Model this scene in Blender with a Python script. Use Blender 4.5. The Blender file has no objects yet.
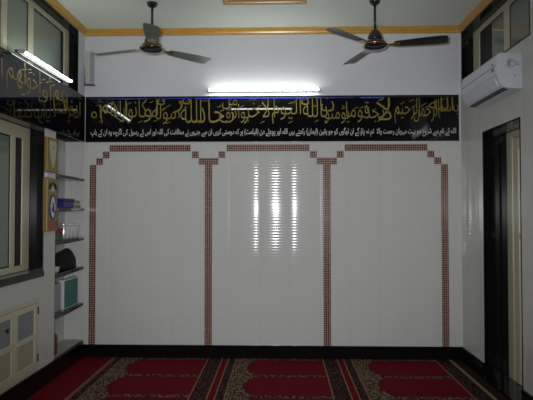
import bpy, bmesh, math, random
from mathutils import Vector, Matrix
random.seed(7)
C = bpy.context.collection
PI = math.pi
XL, XR, YB, YF, ZC = -1.99, 1.79, 5.35, -1.6, 3.30     # room: left, right, far wall, wall behind camera, ceiling

# ------------------------------------------------------------------ materials
def new_mat(name):
    m = bpy.data.materials.new(name); m.use_nodes = True
    nt = m.node_tree; b = nt.nodes['Principled BSDF']
    return m, nt, b
def mat(name, col, rough=.5, metal=0, emit=None, es=0, spec=.5, noise=0, nscale=8, trans=0, coat=0):
    m, nt, b = new_mat(name)
    b.inputs['Base Color'].default_value = (*col, 1)
    b.inputs['Roughness'].default_value = rough
    b.inputs['Metallic'].default_value = metal
    b.inputs['Specular IOR Level'].default_value = spec
    b.inputs['Transmission Weight'].default_value = trans
    b.inputs['Coat Weight'].default_value = coat
    if emit:
        b.inputs['Emission Color'].default_value = (*emit, 1); b.inputs['Emission Strength'].default_value = es
    if noise:
        tc = nt.nodes.new('ShaderNodeTexCoord'); n = nt.nodes.new('ShaderNodeTexNoise')
        n.inputs['Scale'].default_value = nscale; n.inputs['Detail'].default_value = 6
        r = nt.nodes.new('ShaderNodeMix'); r.data_type = 'RGBA'
        r.inputs[6].default_value = (*[c*(1-noise) for c in col], 1); r.inputs[7].default_value = (*[min(1, c*(1+noise)) for c in col], 1)
        nt.links.new(tc.outputs['Object'], n.inputs['Vector']); nt.links.new(n.outputs['Fac'], r.inputs[0])
        nt.links.new(r.outputs[2], b.inputs['Base Color'])
    return m

class N:
    """small expression helper over math nodes"""
    def __init__(s, nt, sock): s.nt, s.s = nt, sock
    def op(s, o, *a, clamp=False):
        n = s.nt.nodes.new('ShaderNodeMath'); n.operation = o; n.use_clamp = clamp
        for i, x in enumerate((s,)+a):
            if isinstance(x, N): s.nt.links.new(x.s, n.inputs[i])
            else: n.inputs[i].default_value = x
        return N(s.nt, n.outputs[0])
    def __add__(s, o): return s.op('ADD', o)
    def __sub__(s, o): return s.op('SUBTRACT', o)
    def __mul__(s, o): return s.op('MULTIPLY', o)
    def __truediv__(s, o): return s.op('DIVIDE', o)
    def gt(s, o): return s.op('GREATER_THAN', o)
    def lt(s, o): return s.op('LESS_THAN', o)
    def between(s, a, b): return s.gt(a)*s.lt(b)
    def fract(s): return s.op('FRACT')
    def abs(s): return s.op('ABSOLUTE')
    def sin(s): return s.op('SINE')
    def pow(s, e): return s.op('POWER', e)
    def rnd(s): return s.op('FLOOR')
def pos(nt):
    g = nt.nodes.new('ShaderNodeTexCoord'); x = nt.nodes.new('ShaderNodeSeparateXYZ')
    nt.links.new(g.outputs['Object'], x.inputs[0])
    return g.outputs['Object'], [N(nt, x.outputs[i]) for i in range(3)]
def mixc(nt, fac, a, b):
    m = nt.nodes.new('ShaderNodeMix'); m.data_type = 'RGBA'
    nt.links.new(fac.s, m.inputs[0])
    for i, c in ((6, a), (7, b)):
        if isinstance(c, tuple): m.inputs[i].default_value = (*c, 1)
        else: nt.links.new(c, m.inputs[i])
    return m.outputs[2]
def noise(nt, vec, scale, detail=3, kind='N'):
    n = nt.nodes.new('ShaderNodeTexNoise' if kind == 'N' else 'ShaderNodeTexVoronoi')
    n.inputs['Scale'].default_value = scale
    if kind == 'N': n.inputs['Detail'].default_value = detail
    nt.links.new(vec, n.inputs['Vector'])
    return N(nt, n.outputs['Fac' if kind == 'N' else 'Distance'])
def vscale(nt, vec, s):
    n = nt.nodes.new('ShaderNodeMapping'); n.inputs['Scale'].default_value = s
    nt.links.new(vec, n.inputs['Vector']); return n.outputs[0]

def tile_mat(name, axis, ripple=.060, dome=.032, col=(.60,.60,.58)):
    """glossy white ceramic tile, horizontally ribbed and slightly domed; axis = 0 wall faces -Y, 1 faces -X, 2 faces +X"""
    m, nt, b = new_mat(name)
    v, (x, y, z) = pos(nt)
    t = x if axis == 0 else y
    W = .30
    sl = ((t+.06+W*.5)/W).fract() - .5
    sd = sl*(2*dome)*(sl*sl*4+1)                       # slope across the tile, steeper towards its joints
    s1 = (z*(2*PI/.028)).sin(); sz = s1*s1*s1*ripple + s1*.006
    nz = noise(nt, v, 5, 2) - .5
    sd = sd + nz*.012; sz = sz + nz*.02
    cx = nt.nodes.new('ShaderNodeCombineXYZ')
    if axis == 0:
        nt.links.new(sd.s, cx.inputs[0]); cx.inputs[1].default_value = -1
    else:
        cx.inputs[0].default_value = -1 if axis == 1 else 1; nt.links.new(sd.s, cx.inputs[1])
    nt.links.new(sz.s, cx.inputs[2])
    nm = nt.nodes.new('ShaderNodeVectorMath'); nm.operation = 'NORMALIZE'
    nt.links.new(cx.outputs[0], nm.inputs[0]); nt.links.new(nm.outputs[0], b.inputs['Normal'])
    joint = ((t+.06+W*.5)/W).fract().op('SUBTRACT', .5).abs().gt(.494)
    jz = ((z-.385)/.30).fract().op('SUBTRACT', .5).abs().gt(.496)
    g = joint.op('MAXIMUM', jz)*.6
    nt.links.new(mixc(nt, g, col, tuple(c*.82 for c in col)), b.inputs['Base Color'])
    b.inputs['Roughness'].default_value = .10
    b.inputs['Specular IOR Level'].default_value = .16
    return m

M = {}
M['tile_back'] = tile_mat('ribbed_tile_back', 0)
M['tile_right'] = tile_mat('ribbed_tile_right', 1, .05, .018)
M['tile_left'] = tile_mat('smooth_tile_left', 2, .004, .01, (.60,.60,.58))
M['paint'] = mat('wall_paint', (.66,.66,.70), .7, noise=.04, nscale=3)
M['ceil'] = mat('ceiling_paint', (.86,.90,.83), .8, noise=.03, nscale=2)
M['niche'] = mat('niche_paint', (.62,.62,.62), .6)
M['granite'] = mat('black_granite', (.005,.005,.006), .12, spec=.3, noise=.6, nscale=140)
M['wood'] = mat('golden_wood', (.60,.33,.065), .25, noise=.2, nscale=14)
M['cream'] = mat('cream_frame', (.56,.53,.38), .3)
M['seal'] = mat('dark_seal', (.008,.005,.006), .5)
M['pane'] = mat('grey_green_pane', (.20,.24,.20), .10, spec=.6)
M['white'] = mat('white_plastic', (.62,.64,.68), .35)
M['whiteduct'] = mat('duct_plastic', (.50,.50,.45), .5)
M['tube'] = mat('tube_glass', (1,1,1), .5, emit=(.93,1,.94), es=19)
M['tube_hot'] = mat('tube_glass_ceiling', (1,1,1), .5, emit=(1,.97,.86), es=19)
M['batten'] = mat('batten_grey', (.10,.10,.10), .4)
M['black'] = mat('black_plastic', (.01,.01,.01), .4)
M['fan_dark'] = mat('fan_dark', (.012,.012,.016), .22, coat=.5)
M['fan_brown'] = mat('fan_brown', (.055,.012,.008), .2, coat=.5)
M['blade_grey'] = mat('blade_grey', (.16,.17,.16), .4)
M['blade_dark'] = mat('blade_dark', (.008,.008,.010), .35)
M['brass'] = mat('brass', (.75,.50,.15), .25, 1)
M['banner'] = mat('glossy_black_banner', (.005,.005,.007), .018, spec=.55)
M['gold_text'] = mat('gold_lettering', (.25,.195,.028), .4)
M['white_text'] = mat('white_lettering', (.52,.53,.50), .4)
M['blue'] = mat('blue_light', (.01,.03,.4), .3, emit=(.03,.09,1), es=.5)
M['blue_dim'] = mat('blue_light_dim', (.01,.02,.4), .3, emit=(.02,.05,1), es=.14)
M['clockwood'] = mat('yellow_wood', (.27,.17,.028), .4, noise=.25, nscale=20)
M['dial'] = mat('pale_dial', (.50,.50,.36), .5)
M['orange'] = mat('orange_red', (.30,.07,.025), .5)
M['navy'] = mat('navy', (.02,.02,.20), .5)
M['card'] = mat('beige_card', (.28,.26,.17), .7)
M['teal'] = mat('teal', (.03,.17,.14), .5)
M['cloth'] = mat('black_cloth', (.006,.006,.007), .95)
M['red'] = mat('dark_red', (.20,.02,.015), .6)
M['green'] = mat('dull_green', (.05,.12,.07), .6)
M['steel'] = mat('bright_steel', (.85,.86,.85), .3, .7)
M['brown'] = mat('carved_brown_wood', (.13,.05,.015), .6, noise=.3, nscale=30)
M['hinge'] = mat('hinge', (.05,.04,.03), .4, .6)
M['reed'] = mat('cabinet_panel', (.40,.36,.24), .5)
M['greytext'] = mat('grey_print', (.12,.13,.15), .5)

def mosaic():
    m, nt, b = new_mat('red_mosaic')
    v, (x, y, z) = pos(nt)
    S = .067/3
    fx, fz = (x/S+.5).fract(), (z/S).fract()
    grout = (fx-.5).abs().gt(.41).op('MAXIMUM', (fz-.5).abs().gt(.41))
    cx = nt.nodes.new('ShaderNodeCombineXYZ')
    nt.links.new((x/S+.5).rnd().s, cx.inputs[0]); nt.links.new((z/S).rnd().s, cx.inputs[2])
    w = nt.nodes.new('ShaderNodeTexWhiteNoise'); nt.links.new(cx.outputs[0], w.inputs['Vector'])
    r = nt.nodes.new('ShaderNodeValToRGB'); nt.links.new(w.outputs['Value'], r.inputs[0])
    e = r.color_ramp.elements
    e[0].color = (.05,.003,.004,1); e[1].color = (.24,.05,.03,1)
    n = e.new(.45); n.color = (.13,.008,.010,1)
    n = e.new(.8); n.color = (.05,.02,.02,1)
    nt.links.new(mixc(nt, grout*.75, r.outputs[0], (.62,.50,.42)), b.inputs['Base Color'])
    b.inputs['Roughness'].default_value = .2
    return m
M['mosaic'] = mosaic()

def lattice():
    m, nt, b = new_mat('white_lattice')
    v, (x, y, z) = pos(nt)
    S = .035
    a = ((y+z)/S).fract().op('SUBTRACT', .5).abs(); c = ((y-z)/S).fract().op('SUBTRACT', .5).abs()
    bar = a.gt(.33).op('MAXIMUM', c.gt(.33))
    nt.links.new(mixc(nt, bar, (.11,.12,.15), (.33,.35,.38)), b.inputs['Base Color'])
    b.inputs['Roughness'].default_value = .5
    return m
M['lattice'] = lattice()

def carpet():
    m, nt, b = new_mat('prayer_carpet')
    v, (x, y, z) = pos(nt)
    P = 1.13
    u = ((x+.44)/P).fract()*P
    v0 = ((y-4.76)/.535).fract()
    vv = (v0-.5).abs()*2                                  # 1 on the row lines, 0 between them
    fine = noise(nt, vscale(nt, v, (1, 1, 1)), 90, 2)
    blot = noise(nt, v, 38, 2)
    vor = noise(nt, v, 26, kind='V')
    pix = noise(nt, vscale(nt, v, (1, .6, 1)), 60, 1)
    red = mixc(nt, fine, (.10,.0025,.007), (.17,.005,.012))
    brown = mixc(nt, pix.gt(.56), (.020,.008,.009), (.085,.045,.040))
    flor = mixc(nt, vor.between(.30,.42).op('MAXIMUM', noise(nt, vscale(nt, v, (1,.7,1)), 75, 2).gt(.55)), (.030,.012,.010), (.25,.19,.11))
    rowc = mixc(nt, pix.gt(.53), (.040,.010,.010), (.17,.12,.085))
    line = (.27,.16,.085)
    edge = vv.pow(1.6)*.10 + (vv*18).sin()*.010 + .115
    col = red
    row = vv.gt(.89)
    col = mixc(nt, row, col, rowc)
    inb = lambda a, c: u.between(a, c)
    col = mixc(nt, u.lt(edge), col, flor)
    col = mixc(nt, u.between(edge, edge+.012), col, (.03,.01,.01))
    col = mixc(nt, inb(.845, 1.13), col, brown)
    col = mixc(nt, inb(.995, 1.05), col, red)
    for a in (.845, .985, 1.047, 1.122): col = mixc(nt, inb(a, a+.010), col, line)
    # end borders at the two side walls
    col = mixc(nt, x.gt(1.50), col, brown)
    col = mixc(nt, x.between(1.50, 1.512), col, line)
    col = mixc(nt, x.gt(1.635), col, (.030,.014,.012))
    col = mixc(nt, x.between(1.64, 1.672), col, (.26,.20,.13))
    col = mixc(nt, x.lt(-1.67), col, red)
    col = mixc(nt, x.between(-1.675, -1.662), col, line)
    nt.links.new(col, b.inputs['Base Color'])
    b.inputs['Roughness'].default_value = .95
    b.inputs['Specular IOR Level'].default_value = .1
    bp = nt.nodes.new('ShaderNodeBump'); bp.inputs['Distance'].default_value = .004; bp.inputs['Strength'].default_value = .5
    nt.links.new(fine.s, bp.inputs['Height']); nt.links.new(bp.outputs[0], b.inputs['Normal'])
    return m
M['carpet'] = carpet()

# ------------------------------------------------------------------ geometry helpers
class MB:
    def __init__(s): s.v, s.f, s.sm = [], [], []
    def add(s, vs, fs, smooth=False):
        o = len(s.v); s.v += [tuple(p) for p in vs]
        for f in fs: s.f.append([i+o for i in f]); s.sm.append(smooth)
        return s
    def box(s, x0, x1, y0, y1, z0, z1):
        vs = [(x, y, z) for z in (z0, z1) for y in (y0, y1) for x in (x0, x1)]
        return s.add(vs, [(0,2,3,1), (4,5,7,6), (0,1,5,4), (2,6,7,3), (0,4,6,2), (1,3,7,5)])
    def bbox(s, x0, x1, y0, y1, z0, z1, r=.004, seg=2):
        bm = bmesh.new(); bmesh.ops.create_cube(bm, size=1)
        for v in bm.verts: v.co = ((x0+x1)/2+v.co.x*(x1-x0), (y0+y1)/2+v.co.y*(y1-y0), (z0+z1)/2+v.co.z*(z1-z0))
        bmesh.ops.bevel(bm, geom=bm.edges[:], offset=r, segments=seg, affect='EDGES', profile=.5)
        return s.bm(bm)
    def bm(s, bm, smooth=False):
        bm.verts.index_update()
        s.add([v.co for v in bm.verts], [[v.index for v in f.verts] for f in bm.faces], smooth); bm.free(); return s
    def lathe(s, prof, c=(0,0,0), n=32, axis='z', smooth=True):
        vs, fs = [], []
        for r, h in prof:
            for k in range(n):
                a = 2*PI*k/n; p = (r*math.cos(a), r*math.sin(a), h)
                if axis == 'x': p = (h, r*math.cos(a), r*math.sin(a))
                if axis == 'y': p = (r*math.cos(a), h, -r*math.sin(a))
                vs.append((c[0]+p[0], c[1]+p[1], c[2]+p[2]))
        m = len(prof)
        for i in range(m-1):
            for k in range(n):
                k2 = (k+1) % n; fs.append((i*n+k, i*n+k2, (i+1)*n+k2, (i+1)*n+k))
        fs.append(tuple(range(n))[::-1]); fs.append(tuple((m-1)*n+k for k in range(n)))
        return s.add(vs, fs, smooth)
    def prism(s, pts, a, b, axis='y', smooth=False):
        """outline pts extruded from a to b along axis; pts are (x,z) for y, (y,z) for x, (x,y) for z"""
        f = {'y': lambda p, h: (p[0], h, p[1]), 'x': lambda p, h: (h, p[0], p[1]), 'z': lambda p, h: (p[0], p[1], h)}[axis]
        n = len(pts); vs = [f(p, a) for p in pts]+[f(p, b) for p in pts]
        fs = [tuple(range(n))[::-1], tuple(range(n, 2*n))]+[(i, (i+1) % n, n+(i+1) % n, n+i) for i in range(n)]
        return s.add(vs, fs, smooth)
    def tube(s, pts, r, n=10):
        pts = [Vector(p) for p in pts]; vs, fs = [], []
        for i, p in enumerate(pts):
            d = (pts[min(i+1, len(pts)-1)]-pts[max(i-1, 0)]).normalized()
            q = d.to_track_quat('Z', 'Y')
            for k in range(n):
                a = 2*PI*k/n; vs.append(p+q @ Vector((r*math.cos(a), r*math.sin(a), 0)))
        for i in range(len(pts)-1):
            for k in range(n): fs.append((i*n+k, i*n+(k+1) % n, (i+1)*n+(k+1) % n, (i+1)*n+k))
        fs.append(tuple(range(n))[::-1]); fs.append(tuple((len(pts)-1)*n+k for k in range(n)))
        return s.add(vs, fs, True)
    def build(s, name, material, parent=None, loc=None):
        """vertices are given in world metres; the origin goes to the parent's origin or to loc"""
        o0 = Vector(loc) if loc else Vector((0,0,0))
        if parent is not None: o0 = world(parent)
        me = bpy.data.meshes.new(name)
        me.from_pydata([Vector(v)-o0 for v in s.v], [], s.f)
        me.polygons.foreach_set('use_smooth', s.sm)
        bm = bmesh.new(); bm.from_mesh(me); bmesh.ops.recalc_face_normals(bm, faces=bm.faces); bm.to_mesh(me); bm.free()
        for k in (material if isinstance(material, list) else [material]): me.materials.append(k)
        o = bpy.data.objects.new(name, me); C.objects.link(o)
        if parent is not None: o.parent = parent; o['_w'] = tuple(o0)
        else: o.location = o0; o['_w'] = tuple(o0)
        return o
def world(o): return Vector(o['_w'])
def empty(name, loc, label, cat, group=None):
    o = bpy.data.objects.new(name, None); C.objects.link(o); o.location = loc; o['_w'] = tuple(loc)
    o.empty_display_size = .05
    return tag(o, label, cat, group)
def tag(o, label, cat, group=None):
    o['label'] = label; o['category'] = cat
    if group: o['group'] = group
    return o
def struct(o): o['kind'] = 'structure'; return o

# ------------------------------------------------------------------ setting
def wall_cells(axis, c0, c1, a0, a1, z0, z1, holes, mats, name, zsplit=2.60):
    """wall slab between planes c0 and c1, running a0..a1 and z0..z1, with rectangular holes (a,a,z,z)"""
    A = sorted({a0, a1, *[h[0] for h in holes], *[h[1] for h in holes]})
    Z = sorted({z0, z1, zsplit, *[h[2] for h in holes], *[h[3] for h in holes]})
    mb = MB(); idx = []
    for i in range(len(A)-1):
        for j in range(len(Z)-1):
            am, zm = (A[i]+A[i+1])/2, (Z[j]+Z[j+1])/2
            if any(h[0] < am < h[1] and h[2] < zm < h[3] for h in holes): continue
            if axis == 'x': mb.box(min(c0,c1), max(c0,c1), A[i], A[i+1], Z[j], Z[j+1])
            else: mb.box(A[i], A[i+1], min(c0,c1), max(c0,c1), Z[j], Z[j+1])
            idx += [1 if zm > zsplit else 0]*6
    o = mb.build(name, mats)
    for p, k in zip(o.data.polygons, idx): p.material_index = k
    return struct(o)
T = .30
wall_cells('y', YB, YB+T, XL-T, XR+T, 0, ZC, [], [M['tile_back'], M['paint']], 'wall_back')
wall_cells('y', YF-T, YF, XL-T, XR+T, 0, ZC, [], [M['tile_left'], M['paint']], 'wall_front')
NI = (4.668, YB, .165, 2.16)                    # niche
LW = (2.10, 4.432, .955, 2.16)                  # lower left window
UW = (2.10, 5.165, 2.58, 3.234)                  # upper left window
wall_cells('x', XL-T, XL, YF, YB, 0, ZC, [NI, LW, UW], [M['tile_left'], M['paint']], 'wall_left')
RD = (4.035, 4.785, 0, 2.16); RU = (3.86, 5.32, 2.72, 3.234)
wall_cells('x', XR, XR+T, YF, YB, 0, ZC, [RD, RU], [M['tile_right'], M['paint']], 'wall_right', 2.9)
struct(MB().box(XL-.215, XL-.19, NI[0]-.02, NI[1], NI[2]-.02, NI[3]+.02).build('wall_niche', M['niche']))
struct(MB().box(XL-T, XR+T, YF-T, YB+T, -.12, -.012).build('floor', mat('dark_stone_floor', (.010,.009,.009), .5)))
struct(MB().box(XL-T, XR+T, YF-T, YB+T, ZC, ZC+.15).build('ceiling', M['ceil']))
# crown moulding (profile: protrusion, height below ceiling)
CR = [(0,0), (.034,0), (.034,.010), (.028,.016), (.028,.030), (.018,.036), (.014,.048), (.014,.058), (0,.064)]
def crown(n, kind):
    mb = MB()
    if kind == 'back': mb.prism([(YB-p, ZC-h) for p, h in CR], XL, XR, 'x')
    if kind == 'left': mb.prism([(XL+p, ZC-h) for p, h in CR], YF, YB, 'y')
    if kind == 'right': mb.prism([(XR-p, ZC-h) for p, h in CR], YF, YB, 'y')
    return struct(mb.build('trim_%d' % n, M['wood']))
crown(1, 'back'); crown(2, 'left'); crown(3, 'right')
# skirting
struct(MB().bbox(XL, XR, YB-.018, YB, -.012, .125, .003).build('baseboard_back', M['granite']))
struct(MB().bbox(XL-.0, XL+.018, YF, YB-.018, -.012, .155, .003).build('baseboard_left', M['granite']))
mb = MB(); mb.bbox(XR-.018, XR, YF, RD[0], -.012, .14, .003); mb.bbox(XR-.018, XR, RD[1], YB-.018, -.012, .125, .003)
struct(mb.build('baseboard_right', M['granite']))
# niche sill
struct(MB().box(XL-.19, XL+.0, NI[0], NI[1], .155, .172).build('trim_4', mat('niche_sill', (.36,.34,.25), .4)))
# granite linings of the openings
def lining(n, side, op, depth, t=.012, bottom=True):
    y0, y1, z0, z1 = op; mb = MB()
    xa, xb = (XL-depth, XL+.003) if side < 0 else (XR-.003, XR+depth)
    mb.box(xa, xb, y1-t, y1, z0, z1); mb.box(xa, xb, y0, y0+t, z0, z1); mb.box(xa, xb, y0+t, y1-t, z1-t, z1)
    if bottom: mb.box(xa, xb, y0+t, y1-t, z0, z0+t)
    return struct(mb.build('trim_%d' % n, M['granite']))
lining(5, -1, LW, .115); lining(6, -1, UW, .09); lining(7, 1, RD, .217, bottom=False); lining(8, 1, RU, .115)
struct(MB().bbox(XL-.115, XL+.012, LW[0], LW[1]+.004, .912, .957, .004).build('trim_9', M['granite']))
struct(MB().box(XR-.02, XR+.26, RD[0], RD[1], -.012, .006).build('trim_10', M['granite']))

# windows
def window(n, x, side, stiles, z0, z1, rails=(.05,.05), gaps=(), panes=(), t=.035, paneoff=.012, backing=True):
    """stiles: (y0,y1) cream uprights; gaps: dark uprights; panes (y0,y1)"""
    ys = [a for s in list(stiles)+list(gaps)+list(panes) for a in s]
    y0, y1 = min(ys), max(ys)
    xa, xb = (x-t, x) if side < 0 else (x, x+t)
    f = MB()
    f.bbox(xa, xb, y0, y1, z0, z0+rails[0], .004); f.bbox(xa, xb, y0, y1, z1-rails[1], z1, .004)
    for a, b in stiles: f.bbox(xa, xb, a, b, z0+rails[0]-.002, z1-rails[1]+.002, .004)
    o = struct(f.build('window_%d' % n, M['cream'], loc=(x, (y0+y1)/2, z0)))
    xm = xa+paneoff if side > 0 else xb-paneoff
    for a, b in panes: 
        MB().box(xm-.004, xm+.004, a+.012, b-.012, z0+rails[0]+.012, z1-rails[1]-.012).build('pane', M['pane'], o)
        g = MB(); zz0, zz1 = z0+rails[0], z1-rails[1]
        for q in ((a, a+.012, zz0, zz1), (b-.012, b, zz0, zz1), (a+.012, b-.012, zz0, zz0+.012), (a+.012, b-.012, zz1-.012, zz1)):
            g.box(xm-.007, xm+.007, *q)
        g.build('pane_seal', M['seal'], o)
    for a, b in gaps: MB().box(xm-.004, xm+.004, a, b, z0+rails[0], z1-rails[1]).build('track', M['seal'], o)
    return o
window(1, XL-.112, -1, [(4.288,4.418), (4.10,4.175), (3.10,3.20), (2.115,2.21)], .968, 2.145, (.05,.10),
       gaps=[(4.175,4.288)], panes=[(3.20,4.10), (2.21,3.10)])
w2 = window(2, XL-.085, -1, [(5.035,5.152), (4.31,4.405), (3.88,3.975), (2.75,2.84)], 2.594, 3.221, (.05,.05),
       gaps=[(4.985,5.035)], panes=[(4.405,4.985), (3.975,4.31), (2.84,3.88)])
window(3, XR+.11, 1, [(5.14,5.308), (4.475,4.585), (3.873,3.92)], 2.735, 3.221, (.05,.05),
       gaps=[(4.87,5.14)], panes=[(4.585,4.87), (3.92,4.475)])
# door leaf in the right wall
d = struct(MB().bbox(XR+0.202, XR+0.242, 4.66, 4.772, .006, 2.145, .004).bbox(XR+0.202, XR+0.242, 4.048, 4.66, 2.085, 2.145, .004)
           .build('door_1', M['cream'], loc=(XR+0.212, 4.4, 0)))
MB().box(XR+0.214, XR+0.227, 4.625, 4.66, .006, 2.085).build('door_seal', M['brown'], d)
lf = MB(); lf.bbox(XR+0.197, XR+0.232, 4.53, 4.625, .01, 2.08, .005); lf.bbox(XR+0.197, XR+0.232, 4.05, 4.12, .01, 2.08, .005)
lf.bbox(XR+0.197, XR+0.232, 4.12, 4.53, .01, .12, .004); lf.bbox(XR+0.197, XR+0.232, 4.12, 4.53, 1.98, 2.08, .004); lf.bbox(XR+0.197, XR+0.232, 4.12, 4.53, 1.22, 1.27, .004)
l = lf.build('door_leaf', M['cream'], d)
MB().box(XR+0.210, XR+0.218, 4.12, 4.53, .12, 1.22).box(XR+0.210, XR+0.218, 4.12, 4.53, 1.27, 1.98).build('door_panel', M['pane'], l)

# mosaic borders: three stepped arches
mb = MB(); y0, y1 = YB-.006, YB; q = .067
def msq(x, z, w=q, h=q): mb.box(x, x+w, y0, y1, z, z+h)
zt = 2.060                                        # bottom of the top bars
for x0, x1 in ((-1.73,-.91), (-.545,.285), (.635,1.455)): msq(x0, zt, x1-x0)
msq(-1.797, zt-q); msq(-1.864, zt-2*q); msq(1.455, zt-q); msq(1.522, zt-2*q)
for xc in (-.727, .458):
    msq(xc-.10, zt-2*q, .20); msq(xc-.167, zt-q); msq(xc+.10, zt-q)
    mb.box(xc-.036, xc+.036, y0, y1, .125, zt-2*q)
mb.box(-1.931, -1.864, y0, y1, .125, zt-2*q); mb.box(1.589, 1.656, y0, y1, .125, zt-2*q)
struct(mb.build('trim_11', M['mosaic']))

# ------------------------------------------------------------------ carpet
tag(MB().bbox(XL+.019, XR-.03, YF+.02, YB-.019, -.012, .0, .002).build('prayer_carpet', M['carpet'], loc=(0,0,-.012)),
    'red prayer carpet with rows of arched mats and patterned borders covering the floor', 'carpet')

# ------------------------------------------------------------------ lettering
FORMS = {  # letter: isolated, final, initial, medial
'ا':(0xFE8D,0xFE8E,0,0),'آ':(0xFE81,0xFE82,0,0),'أ':(0xFE83,0xFE84,0,0),'إ':(0xFE87,0xFE88,0,0),'ء':(0xFE80,0,0,0),
'ب':(0xFE8F,0xFE90,0xFE91,0xFE92),'پ':(0xFB56,0xFB57,0xFB58,0xFB59),'ت':(0xFE95,0xFE96,0xFE97,0xFE98),'ٹ':(0xFB66,0xFB67,0xFB68,0xFB69),
'ج':(0xFE9D,0xFE9E,0xFE9F,0xFEA0),'چ':(0xFB7A,0xFB7B,0xFB7C,0xFB7D),'ح':(0xFEA1,0xFEA2,0xFEA3,0xFEA4),'خ':(0xFEA5,0xFEA6,0xFEA7,0xFEA8),
'د':(0xFEA9,0xFEAA,0,0),'ر':(0xFEAD,0xFEAE,0,0),'س':(0xFEB1,0xFEB2,0xFEB3,0xFEB4),'ش':(0xFEB5,0xFEB6,0xFEB7,0xFEB8),'ع':(0xFEC9,0xFECA,0xFECB,0xFECC),
'ف':(0xFED1,0xFED2,0xFED3,0xFED4),'ق':(0xFED5,0xFED6,0xFED7,0xFED8),'ک':(0xFB8E,0xFB8F,0xFB90,0xFB91),'ك':(0xFED9,0xFEDA,0xFEDB,0xFEDC),
'گ':(0xFB92,0xFB93,0xFB94,0xFB95),'ل':(0xFEDD,0xFEDE,0xFEDF,0xFEE0),'م':(0xFEE1,0xFEE2,0xFEE3,0xFEE4),'ن':(0xFEE5,0xFEE6,0xFEE7,0xFEE8),
'ں':(0xFB9E,0xFB9F,0,0),'ه':(0xFEE9,0xFEEA,0xFEEB,0xFEEC),'ہ':(0xFBA6,0xFBA7,0xFBA8,0xFBA9),'ھ':(0xFBAA,0xFBAB,0xFBAC,0xFBAD),
'و':(0xFEED,0xFEEE,0,0),'ؤ':(0xFE85,0xFE86,0,0),'ي':(0xFEF1,0xFEF2,0xFEF3,0xFEF4),'ی':(0xFBFC,0xFBFD,0xFBFE,0xFBFF),'ئ':(0xFE89,0xFE8A,0xFE8B,0xFE8C),
'ے':(0xFBAE,0xFBAF,0,0),'ذ':(0xFEAB,0xFEAC,0,0),'ص':(0xFEB9,0xFEBA,0xFEBB,0xFEBC)}
LA = {'ا':(0xFEFB,0xFEFC),'آ':(0xFEF5,0xFEF6),'أ':(0xFEF7,0xFEF8),'إ':(0xFEF9,0xFEFA)}
def shape(text):
    out = []; prev = False; i = 0                       # prev: the letter before joins forward
    while i < len(text):
        c = text[i]; nx = text[i+1] if i+1 < len(text) else ' '
        if c not in FORMS:
            out.append({'(': ')', ')': '('}.get(c, c)); prev = False; i += 1; continue
        if c == 'ل' and nx in LA:
            out.append(chr(LA[nx][1 if prev else 0])); prev = False; i += 2; continue
        f = FORMS[c]; joins = f[2] != 0 and nx in FORMS and FORMS[nx][1] != 0
        k = (3 if joins else 1) if prev else (2 if joins else 0)
        if f[k] == 0: k = 1 if prev else 0
        out.append(chr(f[k])); prev = joins; i += 1
    return ''.join(out[::-1])
def text_into(mb, s, a0, a1, z0, z1, place, bold=0., depth=.0015, slant=0, shaped=True):
    """text mesh fitted to a rectangle; place(a, z, h) turns flat coordinates into a world point"""
    cu = bpy.data.curves.new('t', 'FONT'); cu.body = shape(s) if shaped else s; cu.offset = bold; cu.extrude = .5
    cu.resolution_u = 3
    o = bpy.data.objects.new('t', cu); C.objects.link(o); bpy.context.view_layer.update()
    me = bpy.data.meshes.new_from_object(o.evaluated_get(bpy.context.evaluated_depsgraph_get()))
    bpy.data.objects.remove(o); bpy.data.curves.remove(cu)
    xs = [v.co.x for v in me.vertices]; ys = [v.co.y for v in me.vertices]
    x0, x1, y0, y1 = min(xs), max(xs), min(ys), max(ys)
    vs = []
    for v in me.vertices:
        fz = (v.co.y-y0)/(y1-y0); fa = (v.co.x-x0)/(x1-x0)
        vs.append(place(a0+(a1-a0)*fa+slant*fz, z0+(z1-z0)*fz, depth if v.co.z > 0 else 0))
    mb.add(vs, [list(p.vertices) for p in me.polygons]); bpy.data.meshes.remove(me)

BZ0, BZ1 = 2.155, 2.615
YB0, YB1 = YB-.0175, YB-.012                              # lower and upper edge of the banner face
def on_back(a, z, h):
    k = (z-BZ0)/(BZ1-BZ0); return (a, YB0+(YB1-YB0)*k-h, z)
bn = MB().prism([(YB0, BZ0), (YB1, BZ1), (YB-.002, BZ1), (YB-.002, BZ0)], XL+.016, XR-.025, 'x').build('calligraphy_banner', M['banner'], loc=(0, YB-.01, BZ0))
tag(bn, 'long glossy black banner with gold Arabic calligraphy across the far wall', 'banner')
mb = MB(); X = lambda px: (px-281)/100.
words = [('بسم', 437,457,2.40,2.52), ('الله', 428,452,2.48,2.60), ('الرحمن', 413,438,2.36,2.58), ('الرحيم', 394,419,2.35,2.59),
 ('لا', 376,391,2.38,2.60), ('تجد', 364,384,2.36,2.52), ('قوما', 346,369,2.36,2.56), ('يؤمنو', 325,349,2.35,2.52), ('ن', 321,334,2.47,2.60), ('بالله', 303,327,2.36,2.60),
 ('و', 301,309,2.48,2.61), ('اليوم', 272,301,2.35,2.60), ('الآخر', 244,275,2.35,2.61), ('يوادو', 226,249,2.36,2.54), ('ن', 219,234,2.36,2.50), ('من', 222,237,2.50,2.61), ('حاد', 197,224,2.36,2.60),
 ('الله', 180,201,2.36,2.59), ('و', 181,190,2.50,2.61), ('ر', 172,182,2.46,2.58), ('سوله', 151,179,2.35,2.55), ('و', 156,164,2.49,2.61), ('لو', 143,157,2.37,2.59), ('كانوا', 124,146,2.36,2.60),
 ('آباء', 113,127,2.37,2.61), ('هم', 99,116,2.36,2.58), ('أو', 89,101,2.37,2.60)]
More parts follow.
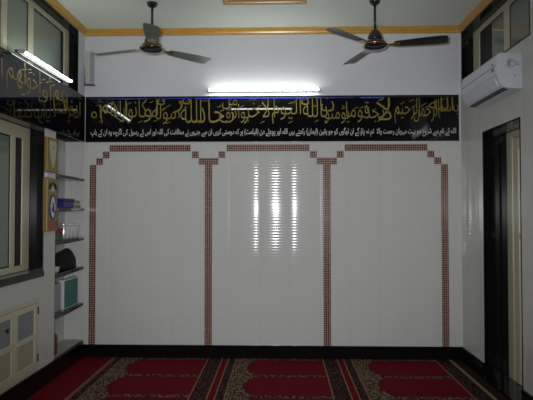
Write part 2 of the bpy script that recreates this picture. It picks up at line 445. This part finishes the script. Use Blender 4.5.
for w, a, b, z0, z1 in words: text_into(mb, w, X(a), X(b), z0-.016, z1-.006, on_back, bold=-.012)
# vowel marks over and under the words
rg = random.Random(3)
for w, a, b, z0, z1 in words:
    for k in range(max(1, int((b-a)/7))):
        xx = X(a)+(X(b)-X(a))*rg.uniform(.15, .85); zz = rg.choice((z1-.03, z1-.055, z0+.0, (z0+z1)/2+.03))
        p = [(xx-.020, zz-.008), (xx-.018, zz-.013), (xx+.022, zz+.006), (xx+.020, zz+.012)]
        mb.add([on_back(u, v, h) for h in (0, .0015) for u, v in p], [(0,1,2,3), (4,5,6,7), (0,1,5,4), (1,2,6,5), (2,3,7,6), (3,0,4,7)])
mb.build('gold_lettering', M['gold_text'], bn)
mb = MB()
text_into(mb, 'اللہ کے نام سے شروع جو بہت مہربان رحمت والا  تم نہ پاؤ گے ان لوگوں کو جو یقین (ایمان) رکھتے ہیں اللہ اور پچھلے دن (قیامت) پر کہ دوستی کریں ان سے جنہوں نے مخالفت کی اللہ اور اس کے رسول کی اگرچہ وہ ان کے باپ',
          -1.92, 1.735, 2.200, 2.294, on_back, bold=.012)
mb.build('white_lettering', M['white_text'], bn)
# side banner
XS = XL+.012
def on_left(a, z, h): return (XS+h, a, z)
bl = MB().box(XL+.002, XS, 2.0, YB-.022, BZ0, BZ1).build('calligraphy_banner', M['banner'], loc=(XL, 3.6, BZ0))
tag(bl, 'glossy black calligraphy banner on the left side wall above the window and shelves', 'banner')
mb = MB()
for w, a, b, z0, z1 in [('أبنا', 4.86,5.26,2.37,2.60), ('ء', 4.80,4.86,2.40,2.48), ('هم', 4.58,4.84,2.36,2.56), ('أو', 4.36,4.58,2.37,2.60), ('إخوا', 4.05,4.36,2.36,2.60), ('نهم', 3.78,4.08,2.35,2.57),
                        ('أو', 3.55,3.78,2.37,2.60), ('عشير', 3.15,3.52,2.36,2.60), ('تهم', 2.85,3.15,2.36,2.58)]:
    text_into(mb, w, a, b, z0-.01, z1, on_left, bold=-.018)
    for k in range(4):
        yy = a+(b-a)*rg.random(); zz = rg.choice((z1-.03, z1-.05, z0+.0, (z0+z1)/2+.03))
        p = [(yy-.030, zz-.008), (yy-.028, zz-.013), (yy+.032, zz+.006), (yy+.030, zz+.012)]
        mb.add([on_left(u, v, h) for h in (0, .0015) for u, v in p], [(0,1,2,3), (4,5,6,7), (0,1,5,4), (1,2,6,5), (2,3,7,6), (3,0,4,7)])
mb.build('gold_lettering', M['gold_text'], bl)

# blue light strip along the banner's upper edge
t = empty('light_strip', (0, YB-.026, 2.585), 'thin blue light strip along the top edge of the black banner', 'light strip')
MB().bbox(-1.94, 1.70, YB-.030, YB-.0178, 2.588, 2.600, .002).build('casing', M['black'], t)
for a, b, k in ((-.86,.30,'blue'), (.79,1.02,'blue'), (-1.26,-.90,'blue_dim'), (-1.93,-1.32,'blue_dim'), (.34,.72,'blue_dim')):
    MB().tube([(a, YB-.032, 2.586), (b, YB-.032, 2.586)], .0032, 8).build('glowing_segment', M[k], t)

# ------------------------------------------------------------------ tube lights
def tube_light(p0, p1, back, mt, label, hang=None):
    p0, p1, back = Vector(p0), Vector(p1), Vector(back)
    d = (p1-p0).normalized(); up = back.normalized().cross(d)
    t = empty('tube_light', (p0+p1)/2+back, label, 'lamp')
    hw = .011
    def bar(a, b, h0, h1, w, name, m):
        bm = bmesh.new()
        vs = [bm.verts.new(q+back.normalized()*h+up*s) for q in (a, b) for h, s in ((h0,-w), (h0,w), (h1,w), (h1,-w))]
        for f in ((0,1,2,3), (7,6,5,4), (0,4,5,1), (1,5,6,2), (2,6,7,3), (3,7,4,0)): bm.faces.new([vs[i] for i in f])
        return MB().bm(bm).build(name, m, t)
    L = back.length
    bar(p0-d*.02, p1+d*.02, L-.022, L-.001, hw, 'batten', M['batten'])
    for q, s in ((p0, -1), (p1, 1)):
        bar(q+d*s*.002, q+d*s*.022, -.016, L-.022, .013, 'lamp_holder', M['white'])
    MB().tube([p0, p1], .0098, 14).build('fluorescent_tube', mt, t)
    return t
tube_light((-.712, YB-.075, 2.662), (.372, YB-.075, 2.662), (0,.075,0), M['tube'], 'lit fluorescent tube on the far wall just above the black banner')
tube_light((XL+.060, 3.94, 2.652), (XL+.060, 4.83, 2.652), (-.060,0,0), M['tube'], 'lit fluorescent tube on the left wall under the upper window')
tube_light((-.77, 2.45, 3.12), (.17, 2.45, 3.12), (0,0,.045), M['tube_hot'], 'fluorescent tube on the ceiling nearer the viewer, seen mirrored in the banner')

ct = [o for o in bpy.data.objects if o.name.startswith('tube_light') and o.location.y < 3 and o.location.x > -1][0]
for x in (-.6, 0): MB().tube([(x, 2.45, 3.16), (x, 2.45, ZC)], .006, 8).build('hanging_rod', M['white'], ct)

# ------------------------------------------------------------------ ceiling fans
def ceiling_fan(x, y, zb, rot, bm_, label, tilt=0):
    t = empty('ceiling_fan', (x, y, zb), label, 'fan')
    c = (x, y, zb)
    MB().lathe([(.092,.0), (.097,.012), (.095,.030), (.076,.045), (.03,.052)], c).build('motor_housing', M['fan_brown'], t)
    MB().lathe([(.02,-.032), (.065,-.027), (.10,-.010), (.108,.004), (.099,.012)], c).build('bottom_cover', M['fan_dark'], t)
    MB().lathe([(.105,.002), (.111,.006), (.105,.011)], c).build('trim_ring', M['brass'], t)
    MB().lathe([(.060,.046), (.066,.06), (.062,.085), (.046,.120), (.024,.148), (.012,.152)], c, 24).build('bell_cover', M['fan_dark'], t)
    MB().lathe([(.011,.12), (.011,ZC-zb-.02)], c, 14).build('down_rod', M['fan_dark'], t)
    MB().lathe([(.012,ZC-zb-.040), (.03,ZC-zb-.036), (.045,ZC-zb-.02), (.05,ZC-zb-.001)], c, 24).build('canopy', M['fan_dark'], t)
    for k in range(3):
        a = rot+k*2*PI/3
        R = Matrix.Translation(c) @ Matrix.Rotation(a, 4, 'Z')
        pitch = Matrix.Rotation(math.radians(-11), 4, 'X')
        out = []
        n = 12
        for i in range(n+1):
            s = i/n; r = .165+s*(.605-.165); w = .045+.020*min(1, s*1.5)+.002*s
            if i == n: w *= .86
            if i == 0: w *= .8
            out.append((r, w))
        mb = MB(); vs = []
        for r, w in out:
            for sy in (-1, -.5, 0, .5, 1):
                zc = .004*(1-sy*sy)
                for h in (-.0015, .0015):
                    vs.append(R @ (pitch @ Vector((r, sy*w, zc+h+.008))))
        fs = []; m = 10
        for i in range(n):
            for j in range(4):
                a0 = i*m+j*2; fs.append((a0, a0+2, a0+m+2, a0+m)); fs.append((a0+1, a0+m+1, a0+m+3, a0+3))
            fs.append((i*m, i*m+m, i*m+m+1, i*m+1)); fs.append((i*m+8, i*m+9, i*m+m+9, i*m+m+8))
        for e in (0, n*m):
            for j in range(4): fs.append((e+j*2, e+j*2+1, e+j*2+3, e+j*2+2))
        mb.add(vs, fs, False)
        b = mb.build('blade', bm_, t)
        mb = MB()
        pts = [(.075,-.020), (.13,-.016), (.20,-.034), (.215,-.030), (.215,.030), (.20,.034), (.13,.016), (.075,.020)]
        vs = [R @ (Matrix.Rotation(math.radians(-11)*min(1, max(0, (px-.08)/.09)), 4, 'X') @ Vector((px, py, h+.008))) for h in (-.006, -.0025) for px, py in pts]
        q = len(pts)
        mb.add(vs, [tuple(range(q))[::-1], tuple(range(q, 2*q))]+[(i, (i+1) % q, q+(i+1) % q, q+i) for i in range(q)])
        mb.build('blade_bracket', M['brass'], b)
    return t
ceiling_fan(-1.14, 4.67, 2.888, math.radians(-77), M['blade_grey'], 'ceiling fan with grey blades hanging at the left by the far wall')
ceiling_fan(.823, 4.67, 2.898, math.radians(-15), M['blade_dark'], 'ceiling fan with dark blades hanging at the right near the far wall')

# ceiling hatch frame
t = empty('ceiling_hatch', (-.14, 4.3, ZC), 'orange wood framed square panel set on the ceiling between the two fans', 'ceiling hatch')
f = MB(); x0, x1, y0, y1 = -.505, .225, 3.95, 4.665
for q in ((x0, x1, y0, y0+.05), (x0, x1, y1-.05, y1), (x0, x0+.05, y0+.05, y1-.05), (x1-.05, x1, y0+.05, y1-.05)): f.bbox(*q, ZC-.028, ZC-.001, .006)
f.build('hatch_frame', M['wood'], t)
MB().box(x0+.05, x1-.05, y0+.05, y1-.05, ZC-.012, ZC-.002).build('hatch_panel', mat('hatch_panel', (.60,.34,.16), .5), t)

# ------------------------------------------------------------------ air conditioner
ay0, ay1 = 3.995, 4.76
t = empty('air_conditioner', (XR, (ay0+ay1)/2, 2.36), 'white split air conditioner mounted on the right wall under the upper window', 'air conditioner')
xf = XR-.185
prof = [(XR-.001,2.625), (xf+.03,2.632), (xf+.006,2.622), (xf,2.60), (xf,2.475), (xf+.006,2.445), (xf+.022,2.410), (xf+.045,2.380), (xf+.07,2.372), (XR-.001,2.362)]
MB().prism(prof, ay0, ay1, 'y').build('body', M['white'], t)
fr = MB().prism([(xf-.004,2.604), (xf+.002,2.604), (xf+.002,2.478), (xf-.004,2.478)], ay0+.012, ay1-.012, 'y').build('front_panel', M['white'], t)
MB().box(xf-.006, xf-.003, ay0+.012, ay1-.012, 2.536, 2.540).build('panel_seam', M['greytext'], fr)
lo = MB().prism([(xf+.004,2.452), (xf+.013,2.432), (xf+.034,2.391), (xf+.026,2.386), (xf+.006,2.428), (xf-.001,2.450)], ay0+.05, ay1-.05, 'y').build('louvre', M['white'], t)
MB().prism([(xf+.052,2.379), (xf+.090,2.371), (xf+.090,2.364), (xf+.050,2.372)], ay0+.04, ay1-.04, 'y').build('air_outlet', M['black'], t)
# swirl emblem and letters on the end cap, small marks on the front
def on_cap(a, z, h): return (a, ay0-h, z)
for rr, a0, a1 in ((.030, .3, 2.6), (.030, 3.5, 5.8), (.018, 1.0, 4.6)):
    MB().tube([(XR-.088+rr*math.cos(a0+(a1-a0)*i/12), ay0-.001, 2.553+rr*math.sin(a0+(a1-a0)*i/12)) for i in range(13)], .0022, 6).build('emblem_arc', M['greytext'], t)
for ch, a, b in (('L', XR-.052, XR-.038), ('L', XR-.036, XR-.022), ('E', XR-.100, XR-.080)):
    mb = MB(); text_into(mb, ch, a, b, 2.540, 2.566, on_cap, shaped=False); mb.build('letter', M['greytext'], t)
MB().box(XR-.060, XR-.052, ay0-.0015, ay0, 2.458, 2.468).build('screw_mark', M['greytext'], t)
mb = MB()
mb.box(xf-.006, xf-.0035, 4.045, 4.085, 2.505, 2.53)
mb.build('display', M['greytext'], t)
MB().box(xf-.006, xf-.0035, 4.06, 4.085, 2.553, 2.565).build('sensor_window', M['greytext'], t)

# ------------------------------------------------------------------ corner duct on the far wall
t = empty('duct_cover', (-1.93, YB, 2.73), 'off-white slim duct cover in the upper left corner of the far wall', 'duct cover')
MB().bbox(-1.989, -1.890, YB-.045, YB+.001, 2.74, 3.07, .004).build('cover', M['whiteduct'], t)
MB().bbox(-1.920, -1.890, YB-.050, YB-.0455, 2.76, 3.06, .001).build('cover_strip', mat('grey_blue', (.32,.34,.40), .5), t)
for z in (2.728, ): MB().bbox(-1.985, -1.880, YB-.050, YB, z, z+.010, .002).build('bracket', M['batten'], t)
MB().tube([(-1.972, YB-.052, 2.90), (-1.972, YB-.055, 2.82), (-1.972, YB-.052, 2.74)], .005, 8).build('bracket', M['batten'], t)

# ------------------------------------------------------------------ niche shelves and what stands on them
SX0, SX1, SY0, SY1 = XL-.188, XL+.004, 4.671, YB-.002
names = ['topmost black stone shelf of the niche, empty', 'second black shelf from the top, holding a blue box',
         'middle black shelf of the niche, holding bright jars', 'black niche shelf under the black cap', 'lowest black shelf of the niche, holding a teal binder']
SZ = [1.787, 1.488, 1.195, .903, .540]
for z, lb in zip(SZ, names):
    tag(MB().bbox(SX0, SX1, SY0, SY1, z-.028, z, .003).build('wall_shelf', M['granite'], loc=((SX0+SX1)/2, 5.0, z-.028)), lb, 'shelf', 'black stone shelves in the niche')
def boxthing(name, q, m, label, cat, r=.004, lid=None):
    o = MB().bbox(*q, r).build(name, m, loc=((q[0]+q[1])/2, (q[2]+q[3])/2, q[4]))
    if label: tag(o, label, cat)
    return o
# second shelf
z = SZ[1]
t = empty('box', (XL-.07, 5.02, z), 'dark blue box on the second shelf from the top', 'box')
MB().bbox(XL-.13, XL-.015, 4.90, 5.13, z, z+.062, .004).build('body', M['navy'], t)
MB().bbox(XL-.134, XL-.011, 4.895, 5.135, z+.063, z+.088, .004).build('lid', mat('navy_lid', (.015,.015,.14), .5), t)
zz = z
for i, (h, w, k) in enumerate(((.028,.15,'card'), (.022,.14,'dial'), (.026,.13,'card'))):
    b = tag(MB().bbox(XL-.16, XL-.02, 5.165+i*.004, 5.165+w, zz, zz+h-.001, .002).build('book', M[k], loc=(XL-.09, 5.24, zz)),
        ['beige book, bottom of the small stack beside the blue box', 'pale book, middle of the small stack beside the blue box', 'beige book, top of the small stack beside the blue box'][i], 'book', 'books stacked on the second shelf')
    zz += h
# third shelf
z = SZ[2]
t = empty('carton', (XL-.06, 4.79, z), 'small dull green carton with a dark red lid on the middle shelf', 'box')
MB().bbox(XL-.12, XL-.015, 4.72, 4.87, z, z+.055, .003).build('body', M['green'], t)
MB().bbox(XL-.123, XL-.012, 4.717, 4.873, z+.056, z+.105, .003).build('lid', M['red'], t)
for i, yy in enumerate((4.985, 5.085, 5.185, 5.285)):
    t = empty('jar', (XL-.055, yy, z), ['bright metal jar nearest the green carton', 'bright metal jar, second from the green carton', 'bright metal jar, third from the green carton', 'bright metal jar closest to the far wall'][i]+' on the middle shelf', 'jar', 'jars on the middle shelf')
    hh = (.15, .145, .14, .14)[i]
    MB().lathe([(.040,0), (.044,.006), (.044,hh*.74), (.036,hh*.84)], (XL-.055, yy, z), 20).build('body', M['steel'], t)
    MB().lathe([(.039,hh*.845), (.039,hh*.97), (.034,hh)], (XL-.055, yy, z), 20).build('lid', M['white'] if i % 2 else M['steel'], t)
# fourth shelf
z = SZ[3]
bm = bmesh.new(); bmesh.ops.create_uvsphere(bm, u_segments=28, v_segments=16, radius=1)
for v in bm.verts:
    p = v.co
    n = 1+.03*math.sin(3*p.x+4*p.y)+.03*math.sin(6*p.z+2*p.y)
    top = max(0, p.z)
    v.co = (XL-.085+.082*p.x*n, 5.10+.18*p.y*n*(1-.12*top), z+.001+max(0, (.02 if p.z > -.6 else 0)+.175*max(0, p.z)**.6*n))
o = MB().bm(bm, True).build('cap', M['cloth'], loc=(XL-.08, 5.10, z)); tag(o, 'soft black cap lying on the shelf above the teal binder', 'cap')
tag(MB().lathe([(.020,0), (.030,.008), (.036,.045), (.037,.05), (.033,.048), (.028,.012), (.005,.008)], (XL-.05, 4.80, z), 24).build('bowl', M['dial'], loc=(XL-.05, 4.80, z)),
    'small cream bowl beside the black cap on the shelf', 'bowl')
# fifth shelf
z = SZ[4]
t = empty('binder', (XL-.05, 5.14, z), 'teal binder with pale edges standing on the lowest shelf', 'binder')
MB().bbox(XL-.075, XL-.030, 4.945, 5.30, z, z+.275, .003).build('cover', M['white'], t)
MB().bbox(XL-.030, XL-.026, 4.955, 5.27, z+.012, z+.262, .001).build('cover_sheet', M['teal'], t)
tag(MB().bbox(XL-.15, XL-.05, 4.71, 4.93, z, z+.255, .003).build('file_box', mat('pale_grey', (.30,.32,.31), .6), loc=(XL-.1, 4.82, z)),
    'pale grey file box standing left of the teal binder', 'box')
# niche floor: folded carved book stand
z = .172
t = empty('book_stand', (XL-.05, 4.73, z), 'folded brown carved wooden book stand on the niche floor', 'book stand')
for s in (0, 1):
    x = XL-.060+s*.024
    MB().prism([(4.685,z), (4.705,z), (4.712,z+.03), (4.748,z+.03), (4.755,z), (4.775,z), (4.775,z+.165), (4.758,z+.19), (4.702,z+.19), (4.685,z+.165)], x, x+.018, 'x').build('board', M['brown'], t)

# ------------------------------------------------------------------ clocks on the pillar
xp = XL
t = empty('wall_clock', (xp, 4.535, 1.79), 'wooden wall clock with a tapering pale dial panel, upper of the two on the pillar', 'clock')
MB().bbox(xp, xp+.030, 4.432, 4.637, 1.79, 2.085, .006).build('case', M['clockwood'], t)
pts = [(4.472,2.060), (4.602,2.060), (4.605,2.01), (4.592,1.93), (4.557,1.85), (4.539,1.822), (4.522,1.85), (4.487,1.93), (4.470,2.01)]
MB().prism(pts, xp+.0305, xp+.034, 'x').build('dial_panel', M['dial'], t)
mb = MB(); mb.tube([(xp+.037, 4.537, 1.985), (xp+.037, 4.557, 2.025)], .002, 6); mb.tube([(xp+.037, 4.537, 1.985), (xp+.037, 4.513, 2.0)], .002, 6)
mb.build('clock_hands', M['greytext'], t)
tag(MB().bbox(xp, xp+.02, 4.45, 4.62, 1.742, 1.778, .004).build('name_plate', M['white'], loc=(xp, 4.53, 1.742)), 'white plate between the two wooden clocks on the pillar', 'plate')
t = empty('wall_clock', (xp, 4.515, 1.285), 'yellow clock with pale oval dial and orange base, lower of the two on the pillar', 'clock')
MB().bbox(xp, xp+.040, 4.415, 4.615, 1.285, 1.735, .006).build('case', M['clockwood'], t)
yc = 4.515
def ring(mb, rx, rz, zc, r, a0=0, a1=2*PI, off=.044):
    mb.tube([(xp+off, yc+rx*math.cos(a0+(a1-a0)*i/24), zc+rz*math.sin(a0+(a1-a0)*i/24)) for i in range(25)], r, 6)
mb = MB(); ring(mb, .060, .062, 1.635, .009, .1, PI-.1); mb.build('arch_moulding', M['black'], t)
mb = MB(); mb.prism([(yc+.045*math.cos(PI*i/12), 1.622+.045*math.sin(PI*i/12)) for i in range(13)], xp+.0402, xp+.043, 'x'); mb.build('arch_panel', M['dial'], t)
MB().prism([(yc+.058*math.cos(2*PI*i/28), 1.49+.10*math.sin(2*PI*i/28)) for i in range(28)], xp+.0402, xp+.044, 'x').build('dial', M['white'], t)
mb = MB(); ring(mb, .058, .10, 1.49, .006); mb.build('dial_ring', M['navy'], t)
mb = MB(); mb.tube([(xp+.048, yc, 1.49), (xp+.048, yc+.022, 1.44)], .005, 6); mb.tube([(xp+.048, yc, 1.49), (xp+.048, yc-.02, 1.455)], .005, 6); mb.tube([(xp+.048, yc, 1.485), (xp+.048, yc+.002, 1.53)], .004, 6)
mb.build('clock_hands', M['black'], t)
MB().bbox(xp+.040, xp+.045, 4.425, 4.605, 1.292, 1.375, .002).build('base_panel', M['orange'], t)

# ------------------------------------------------------------------ cabinet under the lower window
t = empty('wall_cabinet', (XL, 3.92, .17), 'cream double door cabinet with lattice panels under the left window', 'cabinet')
cy0, cy1, cz0, cz1 = 3.525, 4.315, .165, .750
f = MB()
for q in ((cy0, cy1, cz0, cz0+.035), (cy0, cy1, cz1-.035, cz1), (cy0, cy0+.03, cz0+.035, cz1-.035), (cy1-.03, cy1, cz0+.035, cz1-.035)): f.bbox(XL-.0, XL+.022, *q, .003)
f.build('frame', M['cream'], t)
MB().box(XL, XL+.004, cy0+.03, cy1-.03, cz0+.035, cz1-.035).build('back_board', M['black'], t)
for k, (a, b) in enumerate(((cy0+.031, 3.9175), (3.9205, cy1-.031))):
    z0, z1, s = cz0+.037, cz1-.037, .045
    g = MB()
    for q in ((a, b, z0, z0+s), (a, b, z1-s, z1), (a, a+s, z0+s, z1-s), (b-s, b, z0+s, z1-s), (a+s, b-s, .435, .475)): g.bbox(XL+.005, XL+.028, *q, .003)
    dr = g.build('door', M['cream'], t)
    MB().box(XL+.010, XL+.016, a+s, b-s, .475, z1-s).build('lattice_panel', M['lattice'], dr)
    MB().bbox(XL+.008, XL+.018, a+s, b-s, z0+s, .435, .002).build('lower_panel', M['reed'], dr)
    hy = (b+.004) if k else (a-.004)
    for zz in (.655, .275): MB().tube([(XL+.030, hy, zz-.03), (XL+.030, hy, zz+.03)], .006, 8).build('hinge', M['hinge'], dr)
    if k == 0: MB().lathe([(.006,.028), (.006,.040), (.016,.044), (.016,.052), (.008,.056)], (XL, 3.77, .60), 14, 'x').build('knob', M['black'], dr)
    else: MB().lathe([(.005,.028), (.005,.034), (.010,.037), (.006,.042)], (XL, 3.942, .455), 14, 'x').build('knob', M['white'], dr)

# ------------------------------------------------------------------ camera and its flash
f = 535.
yaw, pit = math.atan(14.5/f), math.atan(13/f)
cam = bpy.data.cameras.new('camera'); co = bpy.data.objects.new('camera', cam); C.objects.link(co)
cam.sensor_width = 36; cam.lens = 36*f/533; cam.clip_start = .02
co.location = (0, 0, 1.44); co.rotation_euler = (PI/2+pit, 0, yaw)
bpy.context.scene.camera = co
fl = bpy.data.lights.new('camera_flash', 'SPOT'); fl.energy = 415; fl.shadow_soft_size = .045; fl.spot_size = math.radians(77); fl.spot_blend = 1; fl.color = (.95,.98,1)
fo = bpy.data.objects.new('camera_flash', fl); C.objects.link(fo); fo.location = (-.10, .02, 1.54); fo.rotation_euler = (PI/2-.01, 0, .0)

for o in bpy.data.objects:
    if '_w' in o: del o['_w']
sc = bpy.context.scene
w = bpy.data.worlds.new('night'); sc.world = w; w.use_nodes = True
w.node_tree.nodes['Background'].inputs[0].default_value = (.01,.012,.015,1)
w.node_tree.nodes['Background'].inputs[1].default_value = .3
vs = sc.view_settings; sc.display_settings.display_device = 'sRGB'
vs.view_transform = 'Standard'; vs.look = 'None'; vs.gamma = 1; vs.use_curve_mapping = False; vs.exposure = 0
sc.cycles.use_denoising = True
sc.cycles.max_bounces = 8
sc.cycles.sample_clamp_indirect = 4
